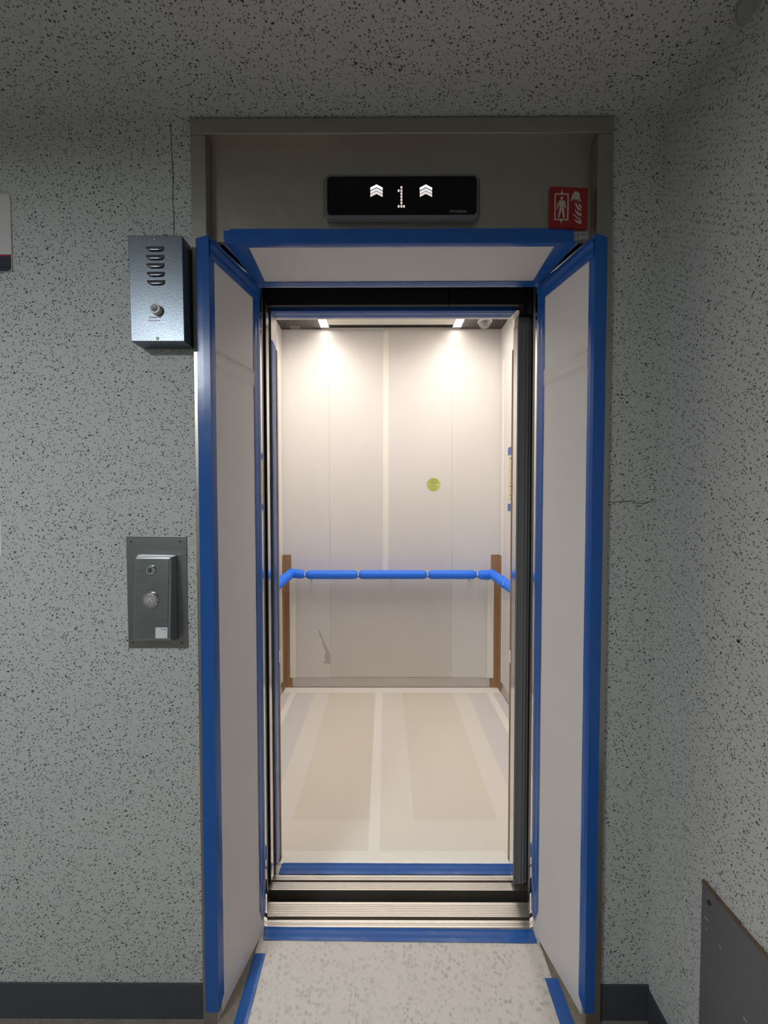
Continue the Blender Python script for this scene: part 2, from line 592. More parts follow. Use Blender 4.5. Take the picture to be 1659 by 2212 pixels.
def text(name, body, size, loc, mat, parent=None, extrude=0.0003, rot=(math.pi / 2, 0, 0), space=1.0, align='LEFT'):
    cu = bpy.data.curves.new(name, 'FONT')
    cu.body = body
    cu.size = size
    cu.extrude = extrude
    cu.space_character = space
    cu.align_x = align
    tmp = bpy.data.objects.new(name + '_tmp', cu)
    COL.objects.link(tmp)
    tmp.location = loc
    tmp.rotation_euler = rot
    bpy.context.view_layer.update()
    me = bpy.data.meshes.new_from_object(tmp.evaluated_get(bpy.context.evaluated_depsgraph_get()))
    me.transform(tmp.matrix_world)
    bpy.data.objects.remove(tmp, do_unlink=True)
    me.materials.clear()
    return link(name, me, mat, parent)


def struct(o):
    o['kind'] = 'structure'
    return o


# ------------------------------------------------------------------ key planes
YC = -0.245      # casing front / jamb front
YT = -0.215      # recessed transom panel
YW = -0.232      # plaster face of the front wall
XR = 0.677       # right-hand wall
ZCEIL = 2.403
JL0, JL1 = (-0.499, YC), (-0.440, 0.0)    # left jamb, plan line
JR0, JR1 = (0.500, YC), (0.440, 0.0)      # right jamb
ZH = 2.109       # soffit height
CXL, CXR, CYF, CYB, CZ = -0.812, 0.820, 0.245, 1.6435, 2.70   # car interior
RXL, RXR = -0.461, 0.449                  # car entrance returns


def jl(y, off=0.0):
    t = (y - YC) / (0 - YC)
    return JL0[0] + (JL1[0] - JL0[0]) * t + off


def jr(y, off=0.0):
    t = (y - YC) / (0 - YC)
    return JR0[0] + (JR1[0] - JR0[0]) * t - off


# ------------------------------------------------------------------ hall shell
w = MB()
w.box(-2.8, -0.537, YW, -0.005, -0.2, ZCEIL)
w.box(0.537, 1.45, YW, -0.005, -0.2, ZCEIL)
w.box(-0.537, 0.537, YW, -0.005, 2.393, ZCEIL)
wall_front = struct(w.build('wall_front', 'wall_paint'))
w = MB()
w.box(XR, XR + 0.15, -3.4, YW, -0.2, ZCEIL)
wall_right = struct(w.build('wall_right', 'wall_paint'))
ceiling = struct(MB().box(-2.8, XR + 0.15, -3.4, -0.005, ZCEIL, ZCEIL + 0.2).build('ceiling', 'wall_paint'))
floor = struct(MB().box(-2.8, XR + 0.15, -3.4, -0.0075, -0.2, 0.0).build('floor', 'terrazzo'))
struct(MB().box(-2.8, -0.5395, YW - 0.004, YW, 0, 0.100).build('baseboard_left', 'skirting_paint', None, 0.0008))
struct(MB().box(0.541, XR, YW - 0.004, YW, 0, 0.100).build('baseboard_right', 'skirting_paint', None, 0.0008))
struct(MB().box(XR - 0.004, XR, -3.4, YW - 0.004, 0, 0.089).build('baseboard_side', 'skirting_paint', None, 0.0008))


def crack(pts, nrm, parent, wd=0.0016):
    b = MB()
    for a, c in zip(pts, pts[1:]):
        a, c = Vector(a), Vector(c)
        d = (c - a).normalized()
        s_ = d.cross(Vector(nrm)).normalized() * wd / 2 * random.uniform(0.6, 1.2)
        b.prism([a - s_, c - s_, c + s_, a + s_], Vector(nrm) * 0.0006)
    return b.build('crack', 'crack', parent)


def wiggle(a, c, n, amp):
    a, c = Vector(a), Vector(c)
    out = []
    for i in range(n + 1):
        p = a.lerp(c, i / n)
        d = (c - a).normalized()
        s_ = d.cross(Vector((0, 1, 0)))
        out.append(p + s_ * amp * noise.noise(p * 17.0))
    return out


crack(wiggle((-0.594, YW, 2.40), (-0.591, YW, 2.09), 16, 0.004), (0, -1, 0), wall_front, 0.0022)
crack([pt(u, v, YW) for u, v in ((1312, 1085), (1340, 1084), (1365, 1082), (1378, 1087), (1388, 1089), (1402, 1084), (1420, 1082))],
      (0, -1, 0), wall_front, 0.0018)
# plaster lump where ceiling and side wall meet, upper right
lump = MB().lathe((XR - 0.006, -0.47, 2.385), (-1, 0, -0.9),
                  ((-0.01, 0.024), (0.004, 0.023), (0.007, 0.018), (0.003, 0.012), (0.002, 0.0)), 20)
lump.build('plaster_lump', 'plaster_lump', wall_right, smooth=True)

# hall ceiling lamp, behind and left of the viewer
lamp = thing('ceiling_lamp', (-1.40, -1.95, ZCEIL), 'round white ceiling lamp over the landing', 'lamp')
MB().lathe((-1.40, -1.95, ZCEIL), (0, 0, -1), ((0.0, 0.235), (0.045, 0.235), (0.045, 0.222), (0.004, 0.222)), 40).build('rim', 'lamp_shell', lamp, smooth=False)
MB().lathe((-1.40, -1.95, ZCEIL - 0.030), (0, 0, -1), ((0, 0.220), (0.010, 0.218), (0.012, 0.0)), 40).build('diffuser', 'lamp_hall', lamp, smooth=False)

# ------------------------------------------------------------------ lift shaft (dark) behind the wall
sh = MB()
sh.box(-1.45, -1.25, -0.005, 2.1, -0.6, 3.3)
sh.box(1.30, 1.45, -0.005, 2.1, -0.6, 3.3)
sh.box(-1.45, 1.45, 2.1, 2.2, -0.6, 3.3)
sh.box(-1.45, 1.45, -0.2, 2.2, 3.3, 3.4)
sh.box(-1.45, 1.45, -0.2, -0.005, ZCEIL + 0.001, 3.3)
sh.box(-1.45, 1.45, -0.0075, 2.2, -0.7, -0.6)
sh.box(-1.45, 1.45, -0.2, -0.0075, -0.7, -0.2)
struct(sh.build('wall_shaft', 'concrete_dark'))

# ------------------------------------------------------------------ landing door frame
fr = thing('elevator_door_frame', (0, YC, 0), 'brushed stainless elevator door frame with recessed transom above the opening', 'door frame')
MB().box(-0.539, -0.501, YC, YW + 0.05, 0, 2.3575).build('casing_post', 'frame_steel', fr, 0.0012)
MB().box(0.500, 0.540, YC, YW + 0.05, 0, 2.3575).build('casing_post', 'frame_steel', fr, 0.0012)
MB().box(-0.5395, 0.5405, YC - 0.001, YW + 0.05, 2.358, 2.397).build('casing_head', 'frame_steel', fr, 0.0012)
MB().box(-0.5005, 0.4995, YT, YT + 0.012, ZH, 2.358).build('transom_panel', 'frame_steel', fr)
MB().prism([(JL0[0], YC + 0.0005, 0), (JL1[0], 0, 0), (-0.5, 0, 0), (-0.5005, YW + 0.05, 0), (-0.5005, YC + 0.0005, 0)], (0, 0, ZH - 0.001)).build('jamb', 'mirror_steel', fr)
MB().prism([(JR0[0], YC + 0.0005, 0), (JR1[0], 0, 0), (0.5, 0, 0), (0.4998, YW + 0.05, 0)], (0, 0, ZH - 0.001)).build('jamb', 'mirror_steel', fr)
MB().box(-0.53, 0.53, YT + 0.012, 0.0, ZH - 0.0005, ZH + 0.02).build('soffit', 'mirror_steel', fr)
# filler closing the frame against the wall core
MB().box(-0.537, -0.5005, YW + 0.0505, -0.001, 0.0, 2.392).build('frame_core', 'black', fr)
MB().box(0.5005, 0.537, YW + 0.0505, -0.001, 0.0, 2.392).build('frame_core', 'black', fr)
MB().box(-0.5004, 0.5004, YT + 0.0125, -0.001, ZH + 0.02, 2.392).build('frame_core', 'black', fr)

# ------------------------------------------------------------------ protective boards on jambs and soffit
BT = 0.0028


def jamb_board(side):
    left = side == 'left'
    f = jl if left else jr
    lab = ('white protective board on the left door jamb, edged with blue tape' if left
           else 'white protective board on the right door jamb, edged with blue tape')
    t = thing('jamb_board', ((-0.47 if left else 0.47), -0.12, 0), lab, 'protective board', 'boards lining the door opening')
    z0, z1 = 0.012, 2.092
    a, c = -0.232, -0.022

    def P(y, z, off=BT):
        return Vector((f(y, off), y, z))
    MB().prism([P(a, z0, 0.0002), P(c, z0, 0.0002), P(c, z0), P(a, z0)], (0, 0, z1 - z0)).build('sheet', 'jamb_board_white', t)
    o = BT + 0.0008
    tw = (0, -0.6, 1.2)
    xo = -0.5285 if left else 0.5275
    fold = (JL0[0] + 0.0032) if left else (JR0[0] - 0.0032)
    # front tape: casing face, then folded onto the board
    ribbon('tape_front', [((xo + (-0.003 if left else -0.004), YC - 0.0012, 0.036), (xo, YC - 0.0012, 2.097)),
                          ((fold, YC - 0.0012, 0.034), (fold, YC - 0.0012, 2.106)),
                          (P(-0.224, 0.058, o), P(-0.226, 2.078, o))], 'blue_tape', t, 70, 0.0005, toward=tw)
    # rear tape
    ribbon('tape_rear', [(P(-0.048, 0.10 if left else 0.10, o), P(-0.0505, 2.062, o)),
                         (P(-0.031, 0.05, o), P(-0.033, 2.09, o)),
                         (P(-0.014, 0.075, o - 0.0003), P(-0.016, 2.098, o - 0.0003))], 'blue_tape', t, 70, 0.0007, toward=tw)
    # top tape, following the head of the opening
    ribbon('tape_top', [(P(-0.243, 2.050, o + 0.0006), P(-0.020, 2.048, o + 0.0006)),
                        (P(-0.243, 2.076, o + 0.0006), P(-0.016, 2.074, o + 0.0006)),
                        (P(-0.243, 2.1015, o + 0.004), P(-0.010, 2.0995, o + 0.0006))], 'blue_tape', t, 16, 0.0012, 30.0, toward=tw)
    # clear tape band across the board
    ribbon('clear_tape', [(P(-0.224, 1.824, o - 0.0003), P(-0.050, 1.828, o - 0.0003)),
                          (P(-0.224, 1.802, o - 0.0001), P(-0.050, 1.804, o - 0.0001)),
                          (P(-0.224, 1.772, o - 0.0003), P(-0.050, 1.776, o - 0.0003))], 'clear_tape', t, 14, 0.0009, 30.0, toward=tw)
    return t


jamb_board('left')
jamb_board('right')

t = thing('soffit_board', (0, -0.11, ZH), 'white protective board under the door head, framed in blue tape', 'protective board', 'boards lining the door opening')
zb = ZH - 0.0042
MB().box(-0.455, 0.452, -0.212, -0.012, zb, ZH - 0.0006).build('sheet', 'soffit_board_white', t)
zt = zb - 0.0008
dn = (0, -0.5, 0)
ribbon('tape_front', [((-0.452, YT - 0.0012, 2.1415), (0.431, YT - 0.0012, 2.1405)),
                      ((-0.468, YT - 0.0012, 2.1035), (0.461, YT - 0.0012, 2.1035)),
                      ((-0.452, -0.199, zt), (0.452, -0.200, zt))], 'blue_tape', t, 60, 0.0004, toward=(0, -1, 1.8))
ribbon('tape_front_layer', [((-0.4685, YT - 0.0020, 2.1365), (0.4545, YT - 0.0020, 2.1345)),
                            ((-0.4685, YT - 0.0020, 2.1120), (0.4545, YT - 0.0020, 2.1120))], 'blue_tape', t, 40, 0.0003, toward=(0, -1, 2))
for s_ in (-1, 1):
    ox = 0.003 if s_ > 0 else 0.0
    ribbon('tape_side', [((s_ * 0.408 + ox, -0.216, zt - 0.0005), (s_ * 0.4155, -0.010, zt - 0.0005)),
                         ((s_ * 0.462, -0.2165, zt - 0.0005), (s_ * 0.4465, -0.006, zt - 0.0005))], 'blue_tape', t, 20, 0.0005, toward=(0, -.1, 1))
ribbon('tape_rear', [((-0.440, -0.037, zt - 0.0003), (0.440, -0.038, zt - 0.0003)),
                     ((-0.440, -0.020, zt - 0.0003), (0.440, -0.020, zt - 0.0003)),
                     ((-0.440, -0.004, zt + 0.001), (0.440, -0.004, zt + 0.001))], 'blue_tape', t, 60, 0.0005, toward=(0, -.1, 1))

# ------------------------------------------------------------------ floor indicator display
ind = thing('floor_indicator', (0, YT, 2.16), 'black floor indicator screen with two lit arrows and a 1', 'indicator')


def rrect(x0, x1, z0, z1, r, y, n=6):
    out = []
    for cx, cz, a0 in ((x1 - r, z1 - r, 0), (x0 + r, z1 - r, 90), (x0 + r, z0 + r, 180), (x1 - r, z0 + r, 270)):
        for i in range(n + 1):
            a = math.radians(a0 + 90 * i / n)
            out.append((cx + r * math.cos(a), y, cz + r * math.sin(a)))
    return out


MB().loft([rrect(-0.2035, 0.206, 2.157, 2.2715, 0.016, YT),
           rrect(-0.2035, 0.206, 2.157, 2.2715, 0.016, YT - 0.008),
           rrect(-0.199, 0.2015, 2.1595, 2.2675, 0.014, YT - 0.011),
           rrect(-0.199, 0.2015, 2.1560, 2.2675, 0.014, YT - 0.017),
           rrect(-0.196, 0.1985, 2.1575, 2.2645, 0.013, YT - 0.0195)]).build('housing', 'housing_grey', ind, smooth=False)
MB().prism(rrect(-0.1915, 0.1945, 2.1630, 2.2595, 0.010, YT - 0.0205), (0, 0.0012, 0)).build('screen', 'screen_black', ind)
YS = YT - 0.0208
CO, CS = (680, 360), 4.3658
for cx in (582, 1048):
    for k, (zt_, mtn) in enumerate(((168, 'led_white'), (202, 'led_mid'), (232, 'led_pink'))):
        poly_px('arrow_chevron', [(cx, zt_), (cx + 58, zt_ + 30), (cx + 58, zt_ + 52), (cx + 54, zt_ + 52), (cx, zt_ + 24), (cx - 54, zt_ + 52), (cx - 58, zt_ + 52), (cx - 58, zt_ + 30)][:],
                YS, mtn, ind, 0.0004, CO, CS)
for gx, gy in ((817, 195), (791, 226), (817, 226), (817, 255), (817, 284), (817, 313), (817, 343), (791, 374), (817, 374), (841, 374)):
    poly_px('digit_dot', [(gx - 8.5, gy - 11), (gx + 8.5, gy - 11), (gx + 8.5, gy + 11), (gx - 8.5, gy + 11)], YS, 'led_dot', ind, 0.0004, CO, CS)
p_ = pt(971, 459.5, YS)
text('brand_lettering', 'HYUNDAI', 0.0098, (p_.x, YS, p_.z), 'ink_grey', ind, 0.0001, space=1.0)

# ------------------------------------------------------------------ red pictogram sign
SO, SC = (1160, 380), 9.2167
sg = thing('fire_lift_sign', (0.44, YT, 2.14), 'small square red sign with lift, person, helmet and flame pictogram', 'sign')
YG = YT - 0.008
poly = [pt(SO[0] + u / SC, SO[1] + v / SC, YG) for u, v in ((278, 205), (1017, 240), (1000, 1038), (262, 1018))]
MB().prism(poly, (0, 0.0078, 0)).build('plate', 'sign_red', sg, 0.0004)
YP = YG - 0.0005


def pic(name, pxs):
    return poly_px(name, pxs, YP, 'sign_pale', sg, 0.0006, SO, SC)


for q in ([(350, 345), (637, 350), (636, 378), (350, 372)], [(343, 848), (626, 856), (625, 886), (342, 876)],
          [(350, 373), (378, 373), (372, 847), (343, 847)], [(608, 379), (636, 379), (626, 855), (599, 855)]):
    pic('cabin_outline', q)
pic('arrow_up', [(500, 272), (522, 348), (470, 345)])
pic('arrow_down', [(455, 880), (505, 884), (480, 952)])
pic('person_head', [(495 + 32 * math.cos(a), 442 + 34 * math.sin(a)) for a in [i * math.pi / 8 for i in range(16)]])
pic('person_body', [(440, 486), (550, 490), (562, 530), (546, 560), (536, 640), (450, 636), (448, 560), (424, 520)])
pic('person_arm', [(440, 486), (452, 540), (408, 658), (388, 650), (420, 520)])
pic('person_arm', [(550, 490), (565, 530), (582, 652), (566, 658), (536, 545)])
pic('person_leg', [(450, 630), (496, 632), (490, 670), (446, 828), (414, 824)])
pic('person_leg', [(488, 632), (536, 634), (554, 830), (524, 834), (490, 670)])
pic('helmet', [(672, 478), (688, 425), (708, 368), (735, 335), (770, 318), (810, 335), (842, 372), (858, 430), (865, 482), (760, 496)])
pic('helmet_brim', [(655, 484), (672, 470), (868, 476), (902, 490), (848, 506), (750, 496)])
pic('helmet_crest', [(728, 325), (770, 302), (820, 318), (852, 360), (858, 385), (838, 372), (808, 335), (770, 318)])
pic('flame', [(748, 525), (785, 545), (820, 605), (858, 650), (886, 668), (880, 702), (820, 680), (785, 630), (764, 570)])
pic('flame', [(825, 530), (850, 552), (886, 602), (884, 655), (842, 612)])
pic('flame', [(750, 648), (785, 692), (840, 730), (890, 746), (884, 812), (820, 780), (765, 722)])
pic('flame', [(705, 752), (748, 766), (792, 810), (850, 842), (884, 850), (876, 866), (812, 856), (752, 800)])
pic('flame', [(745, 858), (800, 890), (885, 878), (884, 954), (820, 945), (768, 910)])

# rating tag, half under the tape
tg = thing('rating_tag', (0.474, YT, 2.113), 'small grey tag with dark digits below the red sign', 'tag')
MB().box(0.4545, 0.4925, YT - 0.0006, YT, 2.1125, 2.1315).build('plate', 'tag_grey', tg)
text('lettering', '13', 0.015, (0.4545, YT - 0.0009, 2.1165), 'ink_dark', tg, 0.0001)
text('small_lettering', 'mm', 0.009, (0.4735, YT - 0.0009, 2.1220), 'ink_dark', tg, 0.0001)

# ------------------------------------------------------------------ intercom box left of the frame
YB = YW - 0.050
ib = thing('intercom_box', (-0.611, YW, 1.82), 'brushed metal intercom box with five louvres and a round button', 'intercom')
bx0 = [pt(u, v, YB) for u, v in ((276, 508), (393.5, 508.5), (398.8, 737.5), (283, 737.5))]
MB().prism(bx0, (0, 0.0498, 0)).build('body', 'box_steel' if 'box_steel' in MATS else 'frame_steel', ib, 0.0015)
BO, BC = (230, 480), 4.1475
for cx, cy in ((436, 240), (438, 317), (440, 391), (443, 467), (446, 542)):
    c0 = pt(BO[0] + cx / BC, BO[1] + cy / BC, YB)
    hw, hh, pr = 0.0235, 0.0062, 0.0052
    rings = []
    for i in range(13):
        s_ = -1 + 2 * i / 12
        e = math.sqrt(max(0.0, 1 - abs(s_) ** 4)) * 0.98 + 0.02
        ring = []
        for j in range(7):
            q = j / 6
            ring.append((c0.x + s_ * hw, YB + 0.0004 - pr * e * math.sin(q * math.pi / 2), c0.z + hh - 2 * hh * e * (1 - math.cos(q * math.pi / 2)) * 0.98))
        ring.append((c0.x + s_ * hw, YB + 0.0004 - pr * e * 0.8, c0.z + hh - 2 * hh * e * 0.98))
        ring.append((c0.x + s_ * hw, YB + 0.0004, c0.z + hh - 2 * hh * e * 0.8))
        rings.append(ring)
    MB().loft(rings).build('louvre', 'louvre_steel' if 'louvre_steel' in MATS else 'frame_steel', ib, smooth=True)
for u, v in ((334, 515), (340, 731)):
    c0 = pt(u, v, YB)
    sc_ = MB().lathe((c0.x, YB + 0.0002, c0.z), (0, -1, 0), ((0, 0.0042), (0.0012, 0.0040), (0.0018, 0.0025), (0.0018, 0.0018), (0.0006, 0.0016)), 16).build('screw', 'frame_steel', ib, smooth=False)
    MB().lathe((c0.x - 0.0006, YB - 0.0008, c0.z), (0, -1, 0), ((0, 0.0018), (0.0006, 0.0018)), 8).build('screw_socket', 'black', sc_)
c0 = pt(333.5, 665, YB - 0.0116)
bt = MB().lathe((c0.x, YB + 0.0002, c0.z), (0, -1, 0), ((0, 0.0130), (0.0105, 0.0130), (0.0115, 0.0124), (0.0116, 0.0082), (0.009, 0.0080)), 28).build('button', 'white_plastic', ib, smooth=False)
MB().lathe((c0.x, YB - 0.0080, c0.z), (0, -1, 0), ((0, 0.0078), (0.0035, 0.0076), (0.0042, 0.0066), (0.0038, 0.0)), 24).build('button_cap', 'housing_grey', bt, smooth=False)
# faded red print under the button (unreadable in the photograph)
for row, (zy, n_) in enumerate(((685.5, 9), (692.5, 8))):
    a = pt(322, zy, YB)
    for k in range(n_):
        x0 = a.x + 0.0036 * k
        hgt = random.uniform(0.0022, 0.0048)
        MB().box(x0, x0 + random.uniform(0.0012, 0.0024), YB - 0.0003, YB + 0.0001, a.z - hgt / 2, a.z + hgt / 2).build('faded_print', 'ink_red', ib)

# ------------------------------------------------------------------ hall call station
cs = thing('call_station', (-0.65, YW, 1.03), 'grey steel hall call plate with key switch, round call button and white sticker', 'call panel')
YPL = YW - 0.0025
MB().prism([pt(u, v, YPL) for u, v in ((272, 1158), (402.5, 1158.5), (406, 1400), (277.5, 1400))], (0, 0.0024, 0)).build('back_plate', 'grey_plate', cs, 0.0006)
for u, v in ((283, 1170), (389, 1170), (288, 1388), (392.5, 1388.5)):
    c0 = pt(u, v, YPL)
    MB().lathe((c0.x, YPL + 0.0002, c0.z), (0, -1, 0), ((0, 0.0022), (0.0010, 0.0020), (0.0012, 0.0010), (0.0004, 0.0008)), 12).build('screw', 'black', cs)
FT, FB = YW - 0.028, YW - 0.043
fTL, fTR, fBR, fBL = pt(291, 1204, FT), pt(369, 1204, FT), pt(366, 1383, FB), pt(287, 1383, FB)
bTL, bTR, bBR, bBL = pt(298, 1197, YPL), pt(382, 1199, YPL), pt(385, 1383, YPL), pt(306, 1383, YPL)
hz = MB()
vs = [hz.bm.verts.new(p) for p in (fTL, fTR, fBR, fBL, bTL, bTR, bBR, bBL)]
for f in ((0, 1, 2, 3), (4, 7, 6, 5), (0, 4, 5, 1), (1, 5, 6, 2), (2, 6, 7, 3), (3, 7, 4, 0)):
    hz.bm.faces.new([vs[i] for i in f])
hz.build('housing', 'housing_dark' if 'housing_dark' in MATS else 'housing_grey', cs, 0.003)
fn = (fTR - fTL).cross(fBL - fTL).normalized()
if fn.y > 0:
    fn = -fn


def face(a, c, off=0.0):
    """point on the call housing's sloped face; a, c in 0..1 from its top left"""
    top = fTL.lerp(fTR, a)
    bot = fBL.lerp(fBR, a)
    return top.lerp(bot, c) + fn * off


MB().prism([face(0.045, 0.020, 0.0003), face(0.955, 0.020, 0.0003), face(0.955, 0.980, 0.0003), face(0.045, 0.980, 0.0003)], fn * 0.0012).build('face_plate', 'call_face', cs, 0.0003)
k0 = face(0.475, 0.155, 0.001)
ks = MB().lathe(k0, fn, ((0, 0.0125), (0.004, 0.0122), (0.0055, 0.0108), (0.0055, 0.0068), (0.003, 0.0066)), 24).build('key_switch', 'chrome', cs)
kc = MB().lathe(k0 + fn * 0.0028, fn, ((0, 0.0064), (0.0016, 0.0062), (0.0018, 0.0)), 20).build('key_barrel', 'housing_grey', ks)
MB().box(-0.0009, 0.0009, -0.0006, 0.0006, -0.0042, 0.0042, Matrix.Translation(k0 + fn * 0.0048)).build('key_slot', 'black', ks)
c0 = face(0.48, 0.515, 0.001)
cb = MB().lathe(c0, fn, ((0, 0.0205), (0.0035, 0.0203), (0.0045, 0.019), (0.0045, 0.0175), (0.002, 0.0173)), 32).build('call_button', 'chrome', cs)
cc_ = MB().lathe(c0 + fn * 0.0018, fn, ((0, 0.017), (0.0028, 0.0168), (0.0036, 0.0155), (0.0040, 0.0)), 32).build('button_cap', 'kick_steel', cb, smooth=False)
tu = (fTL - fBL).normalized()
tr = (fTR - fTL).normalized()
q0 = c0 + fn * 0.0058
MB().prism([q0 + tu * 0.007, q0 + tr * 0.0075 - tu * 0.005, q0 + tr * 0.0055 - tu * 0.005, q0 + tu * 0.0040, q0 - tr * 0.0055 - tu * 0.005, q0 - tr * 0.0075 - tu * 0.005], fn * 0.0004).build('arrow_mark', 'white_plastic', cb)
st = MB().prism([face(0.625, 0.845, 0.0016), face(0.955, 0.845, 0.0016), face(0.955, 0.975, 0.0016), face(0.625, 0.975, 0.0016)], fn * 0.0003).build('sticker', 'white_plastic', cs)
MB().prism([face(0.78, 0.862, 0.0021), face(0.935, 0.862, 0.0021), face(0.935, 0.874, 0.0021), face(0.78, 0.874, 0.0021)], fn * 0.0001).build('sticker_print', 'ink_grey', st)

# ------------------------------------------------------------------ notices at the left edge of the view
pl = thing('wall_plate', (-1.12, YW, 2.02), 'white plate with red line and dark lower band on left wall', 'sign')
xa, xb = -1.215, -1.0145
MB().prism(rrect(xa, xb, 2.0205, 2.2195, 0.012, YW - 0.0032), (0, 0.0031, 0)).build('plate', 'notice_white', pl, 0.0004)
MB().box(xa + 0.0006, xb - 0.0012, YW - 0.0037, YW - 0.0031, 2.0605, 2.0650).build('red_line', 'red_line', pl)
MB().prism([p for p in rrect(xa + 0.0006, xb - 0.0012, 2.0215, 2.095, 0.0115, YW - 0.0037) if p[2] < 2.06] +
           [], (0, 0.0006, 0)).build('dark_band_low', 'navy', pl)
MB().box(xa + 0.0006, xb - 0.0012, YW - 0.0037, YW - 0.0031, 2.032, 2.0604).build('dark_band', 'navy', pl)
lw = MB().box(-1.27, -1.0655, YW - 0.0006, YW, 1.278, 1.372).build('paper_notice', 'white_plastic')
tag(lw, 'white paper label at the left edge of the speckled wall', 'label')

# ------------------------------------------------------------------ dark panel on the right-hand wall
pn = thing('wall_guard_panel', (XR, -0.9, 0), 'dark grey scuffed guard panel fixed low on the right wall', 'panel')
MB().box(XR - 0.006, XR - 0.0002, -3.2, -0.405, 0.0895, 0.5660).build('board', 'wall_panel', pn, 0.0008)
g = []
for i in range(61):
    y = -0.405 - i * 0.03
    g.append(y)
gb = MB()
for y0, y1 in zip(g, g[1:]):
    h1 = 0.5695 + 0.0015 * noise.noise(Vector((y0 * 25, 0, 0)))
    gb.box(XR - 0.0066 - 0.0012 * abs(noise.noise(Vector((y0 * 40, 3, 0)))), XR - 0.0002, y1, y0, 0.5635, h1)
gb.build('glue_edge', 'old_glue', pn)
MB().lathe((XR - 0.0055, -0.4255, 0.537), (-1, 0, 0), ((0, 0.0048), (0.0018, 0.0046), (0.003, 0.003), (0.0030, 0.0)), 16).build('bolt', 'black', pn)
for (ya, za, yb, zb2) in ((-0.415, 0.500, -0.424, 0.492), (-0.418, 0.478, -0.422, 0.470), (-0.452, 0.478, -0.457, 0.470), (-0.51, 0.405, -0.518, 0.392), (-0.415, 0.524, -0.417, 0.518)):
    MB().box(XR - 0.0064, XR - 0.0059, yb, ya, zb2, zb2 + 0.0025).build('scratch_mark', 'scratch', pn)
# small dark hole in the plaster of the right wall
MB().lathe((XR + 0.0004, -0.4727, 1.1364), (-1, 0, 0), ((0, 0.0042), (0.001, 0.0036)), 9).build('plug_hole', 'black', wall_right)

# ------------------------------------------------------------------ floor protection in the hall
fs = thing('floor_sheet', (0, -0.5, 0), 'pale mottled protective sheet on the landing floor, taped in blue', 'floor sheet')
MB().box(-0.452, 0.452, -2.2, -0.022, 0.0002, 0.0035).build('sheet', 'hall_sheet', fs)
up = (0, -0.2, 2)
ribbon('tape_cross', [((-0.4425, -0.0085, 0.0030), (0.4425, -0.0150, 0.0030)),
                      ((-0.4425, -0.0300, 0.0046), (0.4445, -0.0350, 0.0046)),
                      ((-0.4365, -0.0490, 0.0046), (0.4445, -0.0555, 0.0046))], 'blue_tape', fs, 70, 0.0008, 22.0, toward=up, jag=0.0012)
ribbon('tape_edge', [((-0.4185, -0.086, 0.0046), (-0.4165, -0.60, 0.0046)), ((-0.4360, -0.086, 0.0050), (-0.4375, -0.60, 0.0050)),
                     ((-0.4540, -0.086, 0.0040), (-0.4590, -0.60, 0.0010))], 'blue_tape', fs, 40, 0.0008, toward=up)
ribbon('tape_edge', [((0.4305, -0.1465, 0.0046), (0.4285, -0.60, 0.0046)), ((0.4495, -0.1465, 0.0050), (0.4515, -0.60, 0.0050)),
                     ((0.4680, -0.1465, 0.0040), (0.4750, -0.60, 0.0010))], 'blue_tape', fs, 40, 0.0008, toward=up)


# ------------------------------------------------------------------ sills
def sill(name, label, x0, x1, y0, y1, slot, grooves):
    """extruded aluminium sill with a running slot and fine grooves"""
    t = thing(name, (0, (y0 + y1) / 2, 0), label, 'sill')
    prof = [(y0, -0.05), (y0, 0.0)]
    ev = sorted([(g_, 0.0007, 0.0012) for g_ in grooves] + [((slot[0] + slot[1]) / 2, (slot[1] - slot[0]) / 2, 0.018)])
    for c0, hw, dp in ev:
        prof += [(c0 - hw, 0.0), (c0 - hw, -dp), (c0 + hw, -dp), (c0 + hw, 0.0)]
    prof += [(y1, 0.0), (y1, -0.05)]
    MB().prism([(x0, y, z) for y, z in prof], (x1 - x0, 0, 0)).build('extrusion', 'sill_alu', t)
    for c0, hw, dp in ev:  # dark brown fill low in each slot and groove
        MB().box(x0, x1, c0 - hw * 0.98, c0 + hw * 0.98, -dp - 0.0005, -dp * (0.75 if dp < 0.01 else 0.55)).build(
            'slot_fill' if dp > 0.01 else 'groove_fill', 'sill_slot' if dp > 0.01 else 'sill_groove', t)
    return t


sill('landing_sill', 'grooved aluminium landing sill nearest the blue floor tape', -0.90, 0.90, -0.0065, 0.0738, (0.0155, 0.0265),
     [0.0005, 0.0055, 0.0315, 0.0370, 0.0425, 0.0480, 0.0535, 0.0590, 0.0645])
sill('car_sill', 'grooved aluminium car sill beyond the black running gap', -0.90, 0.90, 0.116, 0.1735, (0.1445, 0.1535),
     [0.1210, 0.1258, 0.1306, 0.1354, 0.1402, 0.1585, 0.1635])
# apron under the car sill and landing edge: dark
ap = MB().box(-0.9, 0.9, 0.150, 0.1735, -0.55, -0.051).build('sill_apron', 'black')
tag(ap, 'dark steel apron below the car sill in the gap', 'apron')

